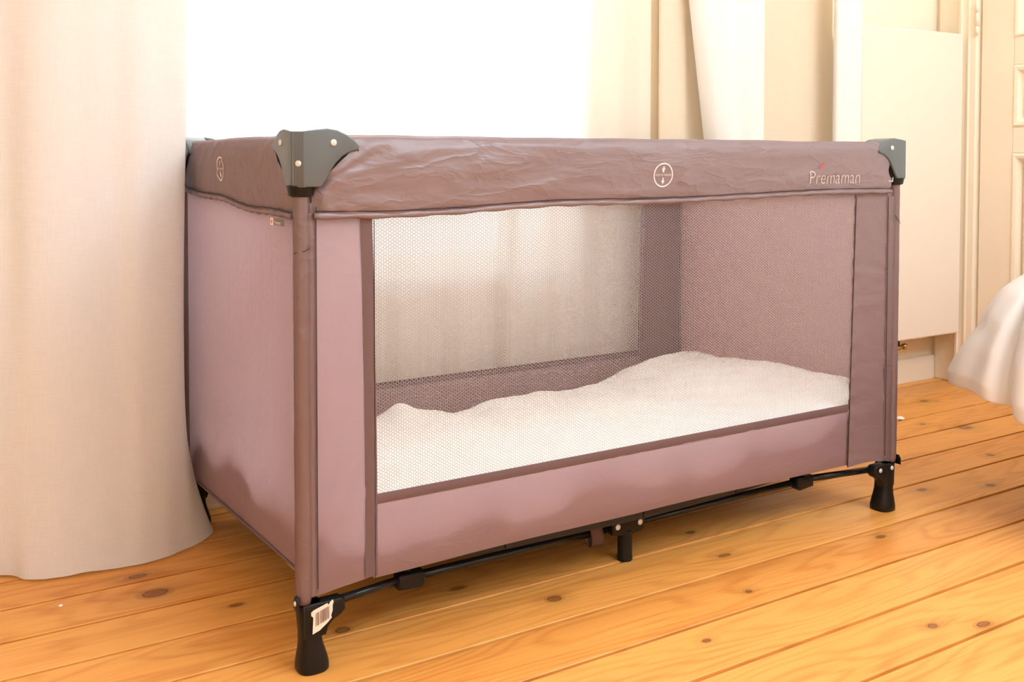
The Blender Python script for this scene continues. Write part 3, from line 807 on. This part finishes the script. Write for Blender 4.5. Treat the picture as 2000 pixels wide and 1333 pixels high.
for (nm, cx, cy, ax, ay) in CORN:
    near = nm == 'near left'
    # sleeve-covered post
    bm = bmesh.new(); nz = 90; secs = []
    px_, py_ = (.008, .008) if nm == 'far right' else (0, 0)
    for i in range(nz):
        z = 0.094 + (0.640 - 0.094) * i / (nz - 1)
        r0 = 0.0112; sec = []
        for k in range(20):
            a = 2 * PI * k / 20
            r = r0 + 0.0006 * float(noise2(z * 60, a * 1.2, int(cx * 3 + cy * 5) + 2)) + 0.0005 * float(noise2(z * 14, a, 4))
            if z < 0.105: r *= 0.86 + 0.14 * (z - .094) / .011
            sec.append(Vector((cx + px_ + r * math.cos(a), cy + py_ + r * math.sin(a), z)))
        secs.append(sec)
    loft(bm, secs); post = obj('post_sleeve', bm, 'sleeve', cot)
    # corner cap
    D, DS = 0.0222, 0.0150
    fx = lambda a, b, d: Vector((cx + ax * a, cy - ay * d, b))
    fy = lambda a, b, d: Vector((cx - ax * d, cy + ay * a, b))
    bm = bmesh.new()
    prism(bm, WING, fx, D, 0.0165, bev=0.0022, seg=3)
    prism(bm, WING, fy, DS, 0.0095, bev=0.0022, seg=3)
    # top web bridging over the rail
    top = [(a, b) for a, b in WING[:7]]
    topp = top + [(a, b - .006) for a, b in top[::-1]]
    prism(bm, topp, fx, D - .002, -D, bev=0.001); prism(bm, topp, fy, DS - .002, -D, bev=0.001)
    # chamfered corner column
    c = 0.0105
    ccol = [(-DS + .0003, -D + c + .004), (-DS + .0003, -D + c), (-DS + c, -D + .0003), (-DS + c + .004, -D + .0003), (-DS + c + .004, -D + c + .004)]
    prism(bm, ccol, lambda a, b, d: Vector((cx + ax * a, cy + ay * b, d)), 0.6455, 0.7185, bev=0.0018)
    cap = obj('corner_cap', bm, 'cap', cot)
    cap.data.set_sharp_from_angle(angle=math.radians(38))
    # black socket inside the cap
    bm = bmesh.new()
    sock = [(-.010, .712), (.058, .704), (.055, .690), (.034, .664), (.018, .645), (-.010, .645)]
    prism(bm, [(max(a, -.006), b) for a, b in sock], fx, 0.0160, -0.0150, bev=0.001); prism(bm, sock, fy, 0.0090, -0.0150, bev=0.001)
    ring = [[Vector((cx + r * math.cos(2 * PI * k / 20), cy + r * math.sin(2 * PI * k / 20), z)) for k in range(20)] for z, r in ((.6330, .0125), (.6350, .0165), (.648, .0190))]
    loft(bm, ring)
    obj('cap_socket', bm, 'black', cap, smooth=False)
    screw(cap, fx(.0365, .7040, D), fx(0, 0, 1) - fx(0, 0, 0), 0.0045)
    screw(cap, fy(.0365, .7040, DS), fy(0, 0, 1) - fy(0, 0, 0), 0.0045)
    cd = D - c * .5 + .0017
    screw(cap, (cx - ax * (DS - c * .5 + .0002), cy - ay * (D - c * .5 + .0002), .6765), (-ax, -ay, 0), 0.0042)
    # moulded foot
    if nm == 'far left': cx += 0.004; cy += 0.012
    bm = bmesh.new(); secs = []
    table = [(0.000, .0205, .0200, .013), (0.002, .0218, .0212, .013), (0.010, .0215, .0210, .0130), (0.020, .0195, .0195, .0125), (0.031, .0168, .0175, .0115), (0.041, .0152, .0165, .0105), (0.052, .0150, .0162, .0100), (0.066, .0158, .0165, .0095), (0.082, .0165, .0165, .0085), (0.0905, .0165, .0160, .0080), (0.0925, .0150, .0145, .0080)]
    for z, rx, ry, off in table:
        sec = []
        for k in range(24):
            a = 2 * PI * k / 24; e = 0.75
            x = math.copysign(abs(math.cos(a)) ** e, math.cos(a)) * rx; y = math.copysign(abs(math.sin(a)) ** e, math.sin(a)) * ry
            sec.append(Vector((cx + ax * (off + x), cy + ay * (0.006 + y), z)))
        secs.append(sec)
    loft(bm, secs)
    lug = [(-.004, .0925), (.050, .0925), (.056, .0890), (.056, .0760), (.050, .0700), (.040, .0655), (.032, .0580), (.028, .0470), (-.002, .047)]
    prism(bm, lug, fx, 0.0090, -0.0100, bev=0.0025, seg=2)
    # ears clasping the post
    ear = [(-.0145, .088), (-.0145, .100), (-.010, .1065), (-.003, .1065), (.002, .100), (.002, .088)]
    prism(bm, ear, fy, 0.0140, 0.0105, bev=0.0012)
    foot = obj('foot', bm, 'black', cot)
    foot.data.set_sharp_from_angle(angle=math.radians(45))
    if near:
        screw(foot, fy(-.0075, .0985, .0142), fy(0, 0, 1) - fy(0, 0, 0), 0.0035, 'rivet')
    else:
        screw(foot, fx(.040, .0830, .0090), fx(0, 0, 1) - fx(0, 0, 0), 0.0043, 'rivet')
        screw(foot, fx(.0085, .0840, .0106), fx(0, 0, 1) - fx(0, 0, 0), 0.0043, 'rivet')
    if near:
        # torn bar-code sticker on the foot
        def st(u, v):
            s = 0.0075 + u; z = v
            n = 0.0113 + 0.0015 * math.exp(-((u - .012) / .02) ** 2)
            return Vector((s, -n, z))
        out_ = [(.0, .054), (.0012, .0765), (-.0015, .079), (-.0018, .0835), (.0015, .0860), (.021, .0915), (.0225, .0888), (.0250, .0920), (.0285, .0945), (.0300, .0915), (.0285, .087), (.0285, .080), (.0262, .0735), (.0272, .0705), (.0215, .0655), (.010, .0575)]
        bm = bmesh.new(); f = bm.faces.new([bm.verts.new(st(*p)) for p in out_])
        r = bmesh.ops.extrude_face_region(bm, geom=[f])
        for v in r['geom']:
            if isinstance(v, bmesh.types.BMVert): v.co.y += 0.0004
        bmesh.ops.triangulate(bm, faces=bm.faces)
        sk = obj('barcode_sticker', bm, 'sticker', foot, smooth=False); sk['label'] = 'torn white bar-code sticker'
        bm = bmesh.new(); u = .0042; rr = random.Random(3)
        while u < .0245:
            wd = rr.choice((.0004, .0006, .0009, .0013)); za = .0625 + u * .36; zt = .0805 + u * .30
            q = [st(u, za), st(u + wd, za), st(u + wd, zt), st(u, zt)]
            for p in q: p.y -= 0.0003
            bm.faces.new([bm.verts.new(p) for p in q]); u += wd + rr.choice((.0004, .0007, .0009))
        obj('bars', bm, 'ink', sk, smooth=False)

# ---- base frame ------------------------------------------------------
ZB = 0.060
def m(p, side): return Vector((p[0], p[1] if side == 0 else CW - p[1], p[2]))
for side in (0, 1):
    bm = bmesh.new()
    tube(bm, [m(p, side) for p in ((.035, .004, .083), (.172, .030, .080))], 0.0058, 10)
    obj('link_bar', bm, 'tube', cot); bm = bmesh.new()
    tube(bm, [m(p, side) for p in ((1.165, .004, .083), (.985, .030, .084))], 0.0062, 10)
    obj('link_bar', bm, 'tube', cot)
    bm = bmesh.new()
    tube(bm, [m(p, side) for p in ((.165, .032, .078), (.568, .072, .0595))], 0.0064, 10)
    obj('base_bar', bm, 'tube', cot); bm = bmesh.new()
    tube(bm, [m(p, side) for p in ((.632, .072, .0595), (.985, .032, .081))], 0.0064, 10)
    obj('base_bar', bm, 'tube', cot)
    for (x, y, z) in ((.172, .031, .077), (.985, .031, .081)):
        bm = bmesh.new()
        kn = [(-.022, -.010), (.014, -.013), (.020, -.006), (.020, .010), (-.022, .011)] if x < .6 else [(-.020, -.006), (-.014, -.013), (.022, -.010), (.022, .011), (-.020, .010)]
        prism(bm, kn, lambda a, b, d: m((x + a, y + d, z + b), side), -.012, .012, bev=0.004, seg=3)
        obj('bar_joint', bm, 'black', cot)
    # T bracket and centre stub foot
    bm = bmesh.new()
    tb = [(-.034, -.012), (-.016, -.016), (.016, -.016), (.034, -.012), (.036, .010), (.030, .015), (-.030, .015), (-.036, .010)]
    prism(bm, tb, lambda a, b, d: m((.600 + a, .072 + d, .0625 + b), side), -.011, .011, bev=0.002)
    secs = [[m((.600 + r * math.cos(2 * PI * k / 18), .072 + r * math.sin(2 * PI * k / 18), z), side) for k in range(18)] for z, r in ((0, .0125), (.002, .0132), (.006, .0132), (.010, .0126), (.052, .0126))]
    loft(bm, secs)
    cf = obj('centre_foot', bm, 'black', cot); cf.data.set_sharp_from_angle(angle=math.radians(45))
    for s in (-.024, .024):
        p = m((.600 + s, .072 - .0112, .0635), side); screw(cf, p, (0, -1 if side == 0 else 1, 0), 0.0052, 'rivet')
# folded base board under the mattress, hinged leaves that sag a little
bx = [.03, .115, .33, .60, .81, .99, 1.17]; bz = [.108, .100, .0895, .086, .0905, .101, .110]
for i in range(6):
    bm = bmesh.new()
    pr = [(bx[i] + .001, .1185), (bx[i], bz[i]), (bx[i + 1] - .002, bz[i + 1]), (bx[i + 1] - .003, .1185)]
    prism(bm, pr, lambda a, b, d: Vector((a, d, b)), .022, CW - .022, bev=.0008)
    obj('base_board', bm, 'board', cot, smooth=False)
# cross tubes under the board
for x, y, z in ((.60, .072, .066), (.172, .031, .088), (.985, .031, .088)):
    bm = bmesh.new(); tube(bm, [(x, y, z), (x, CW - y, z)], 0.0075, 10); obj('cross_bar', bm, 'tube', cot)
# webbing loop round the front bar
bm = bmesh.new(); sec = []
nl = 26
for i in range(nl + 1):
    a = 2 * PI * i / nl
    y = .062 + .0115 * math.cos(a); z = .0655 + (.0235 if math.sin(a) < 0 else .030) * math.sin(a) * (1 if math.sin(a) < 0 else 1)
    sec.append((y, z))
G = np.array([[(0.512 + u * .024 - (z - .066) * .22, y, z) for (y, z) in sec] for u in np.linspace(0, 1, 5)])
st_ = obj('webbing_loop', grid_mesh('webbing_loop', G), 'strap', cot)
sm = st_.modifiers.new('thick', 'SOLIDIFY'); sm.thickness = 0.0016
# loose sewing threads on the posts and a wire hook at the right cap
for ps in ([(1.188, -.0125, .575), (1.196, -.0135, .566), (1.213, -.006, .5585)], [(-.012, -.004, .5595), (.000, -.0125, .5625), (.010, -.0085, .567)]):
    bm = bmesh.new(); tube(bm, ps, 0.0006, 5); obj('loose_thread', bm, 'stitch', cot)
bm = bmesh.new(); tube(bm, [(1.158, -.0185, .6415), (1.171, -.0185, .6400), (1.172, -.0185, .6480)], 0.0009, 6)
obj('wire_hook', bm, 'steel', cot)

# ---- white bedding lying in the cot (its own thing) -------------------
nu, nv = 200, 110
U, V = np.meshgrid(np.linspace(0, 1, nu), np.linspace(0, 1, nv), indexing='ij')
X = 0.003 + (1.182 - .003) * U; Y = -0.001 + (.565 + .001) * V
X = X + .013 * np.exp(-X / .02) * np.exp(-Y / .02); Y = Y + .013 * np.exp(-X / .02) * np.exp(-Y / .02)
H = 0.182 + 0.010 * noise2(X * 4, Y * 5, 31) + 0.007 * noise2(X * 11, Y * 11, 32) + 0.0035 * noise2(X * 26 + Y * 12, Y * 22, 33)
H += 0.049 * sstep(0.90, 1.10, X + 0.10 * (Y - .3)) * (0.95 + 0.05 * sstep(.05, .3, Y) + .32 * sstep(1.07, 1.15, X) * (1 - sstep(.1, .4, Y))) * (1 - .5 * sstep(.50, .565, Y))
H += 0.020 * np.exp(-((X - .385) / .028) ** 2 - ((Y - .515) / .05) ** 2)
H -= 0.022 * sstep(.50, .565, Y) * (1 - sstep(.85, 1.0, X))
H -= 0.015 * np.exp(-((X - .52) / .05) ** 2) * sstep(.35, .5, Y)
H += 0.012 * np.exp(-((X - 1.13) / .04) ** 2 - ((Y - .05) / .05) ** 2)
ed = np.minimum(np.minimum(U, 1 - U) * 1.16, np.minimum(V, 1 - V) * .55)
H -= 0.016 * (1 - sstep(0, .022, ed)) ** 2
# slack rounded edges along the front and the left end
H -= (0.010 + 0.034 * noise2(X * 7, X * 0 + .4, 35) + 0.026 * noise2(X * 17, X * 0, 36)) * (1 - sstep(.018, .075, Y)) ** 1.3
H -= (-.012 + 0.034 * noise2(Y * 9, Y * 0 + .2, 37)) * (1 - sstep(.018, .06, X)) ** 1.3
top = np.stack([X, Y, H], -1)
Vt = top.reshape(-1, 3); bot = Vt.copy(); bot[:, 2] = 0.1195
idx = np.arange(nu * nv).reshape(nu, nv); n0 = nu * nv
q = np.stack([idx[:-1, :-1], idx[1:, :-1], idx[1:, 1:], idx[:-1, 1:]], -1).reshape(-1, 4)
loop = np.r_[idx[:, 0], idx[-1, 1:], idx[-2::-1, -1], idx[0, -2:0:-1]]
lo2 = np.r_[loop[1:], loop[:1]]
side_q = np.stack([loop, loop + n0, lo2 + n0, lo2], -1)
F = np.vstack([q, q[:, ::-1] + n0, side_q])
bed_ = obj('cot_duvet', raw_mesh('cot_duvet', np.vstack([Vt, bot]), F), 'cotton')
tag(bed_, 'rumpled white bedding lying inside the travel cot behind the mesh', 'bedding')

# ================================================================== BED CORNER AT THE RIGHT
bedx, bedy = 1.40, -0.122
bed = thing('bed', 'low bed hidden under the white duvet at the right edge', 'bed', (1.85, -1.2, 0))
def bo(name, mat, *a, bev=0.0): return boxo(name, mat, bed, a[0] - 1.85, a[1] + 1.2, a[2], a[3] - 1.85, a[4] + 1.2, a[5], bev=bev)
bo('mattress', 'cotton', bedx, -2.25, .24, 2.28, bedy, .40, bev=.03)
bo('bed_base', 'board', bedx + .02, -2.23, .17, 2.27, bedy - .02, .24, bev=.01)
for x in (bedx + .12, 2.2):
    for y in (-2.1, bedy - .15): bo('leg', 'black', x, y, 0, x + .05, y + .05, .17)
# duvet: puffy top that rounds over the mattress edge and hangs
nr, na = 90, 260
def duvet():
    # plan outline walk: along the left edge (towards camera), round the corner, along the far edge
    G = np.zeros((na, nr, 3))
    for i in range(na):
        u = i / (na - 1)
        # base point on the mattress edge and outward direction
        Lx, Lf = 1.30, 0.72
        w_ = u * (Lx + Lf + 0.35)
        if w_ < Lx: b = Vector((bedx, bedy - .05 - (Lx - w_), 0)); d = Vector((-1, 0, 0)); cor = 0
        elif w_ < Lx + .35:
            a = (w_ - Lx) / .35 * PI / 2; b = Vector((bedx + .05 - .05 * math.cos(a), bedy - .05 + .05 * math.sin(a), 0)); d = Vector((-math.cos(a), math.sin(a), 0)); cor = math.sin(2 * a)
        else: b = Vector((bedx + .05 + (w_ - Lx - .35), bedy, 0)); d = Vector((0, 1, 0)); cor = 0
        for j in range(nr):
            v = j / (nr - 1)
            # profile: inside -> edge -> hanging hem
            P_ = DPROF
            r = np.interp(v, P_[:, 0], P_[:, 1]) - .48 * float(1 - sstep(0, .15, v)) * float(1 - sstep(Lx - .35, Lx - .05, w_)); z = np.interp(v, P_[:, 0], P_[:, 2])
            hang = sstep(.45, 1, v)
            r += cor * hang * CORN_R
            z += hang * (HANG_L * (1 - sstep(Lx - .20, Lx + .12, w_)) + HANG_F * sstep(Lx + .22, Lx + .40, w_))
            pleat = 0.034 * float(noise2(w_ * 8.5, v * 1.2, 51)) * sstep(.3, .8, v) + 0.005 * float(noise2(w_ * 20, v * 2, 52)) * sstep(.3, .8, v)
            r += pleat
            hg = float(sstep(.30, .60, v))
            r += hg * (-0.034 * math.exp(-((w_ - 1.318 + .02 * (v - .6)) / .020) ** 2) + 0.020 * math.exp(-((w_ - 1.268) / .035) ** 2))
            flap = math.exp(-((w_ - 1.52) / .07) ** 2) * float(sstep(.66, .90, v))
            r += flap * 0.020 - 0.018 * math.exp(-((w_ - 1.5) / .06) ** 2) * math.exp(-((v - .66) / .06) ** 2)
            r += hg * 0.003 * math.sin(w_ * 40 + v * 3)
            z += 0.014 * float(noise2(w_ * 4, v * 4, 53)) * (1 - hang)
            p = b + d * r
            G[i, j] = (p.x, p.y, z)
    return G
DPROF = np.array([(0, -.38, .53), (.15, -.22, .525), (.30, -.09, .50), (.42, -.01, .465), (.52, .035, .425), (.62, .070, .375), (.74, .092, .320), (.88, .102, .265), (.97, .098, .240), (1.0, .092, .238)])
CORN_R, HANG_L, HANG_F = 0.02, -0.075, 0.03
G = duvet()
dv = obj('bed_duvet', grid_mesh('bed_duvet', G), 'cotton')
tag(dv, 'white duvet draped over the bed corner at the right edge', 'duvet')
sm = dv.modifiers.new('thick', 'SOLIDIFY'); sm.thickness = 0.012; sm.offset = -1

# small bits on the floor
def crumb(loc, r, name, label):
    bm = bmesh.new(); bmesh.ops.create_icosphere(bm, subdivisions=2, radius=r)
    for v in bm.verts: v.co *= 1 + 0.5 * float(noise2(v.co.x * 300, v.co.y * 300 + v.co.z * 210, 3)); v.co.z = max(v.co.z * .5, -r * .3)
    o = obj(name, bm, 'crumb', None, smooth=False, loc=loc); tag(o, label, name); return o
crumb((-.252, .372, .0014), .0035, 'crumb', 'tiny white crumb on the boards left of the cot, below the linen curtain')
crumb((1.79, .408, .003), .010, 'lint', 'small white scrap of lint on the boards right of the cot')
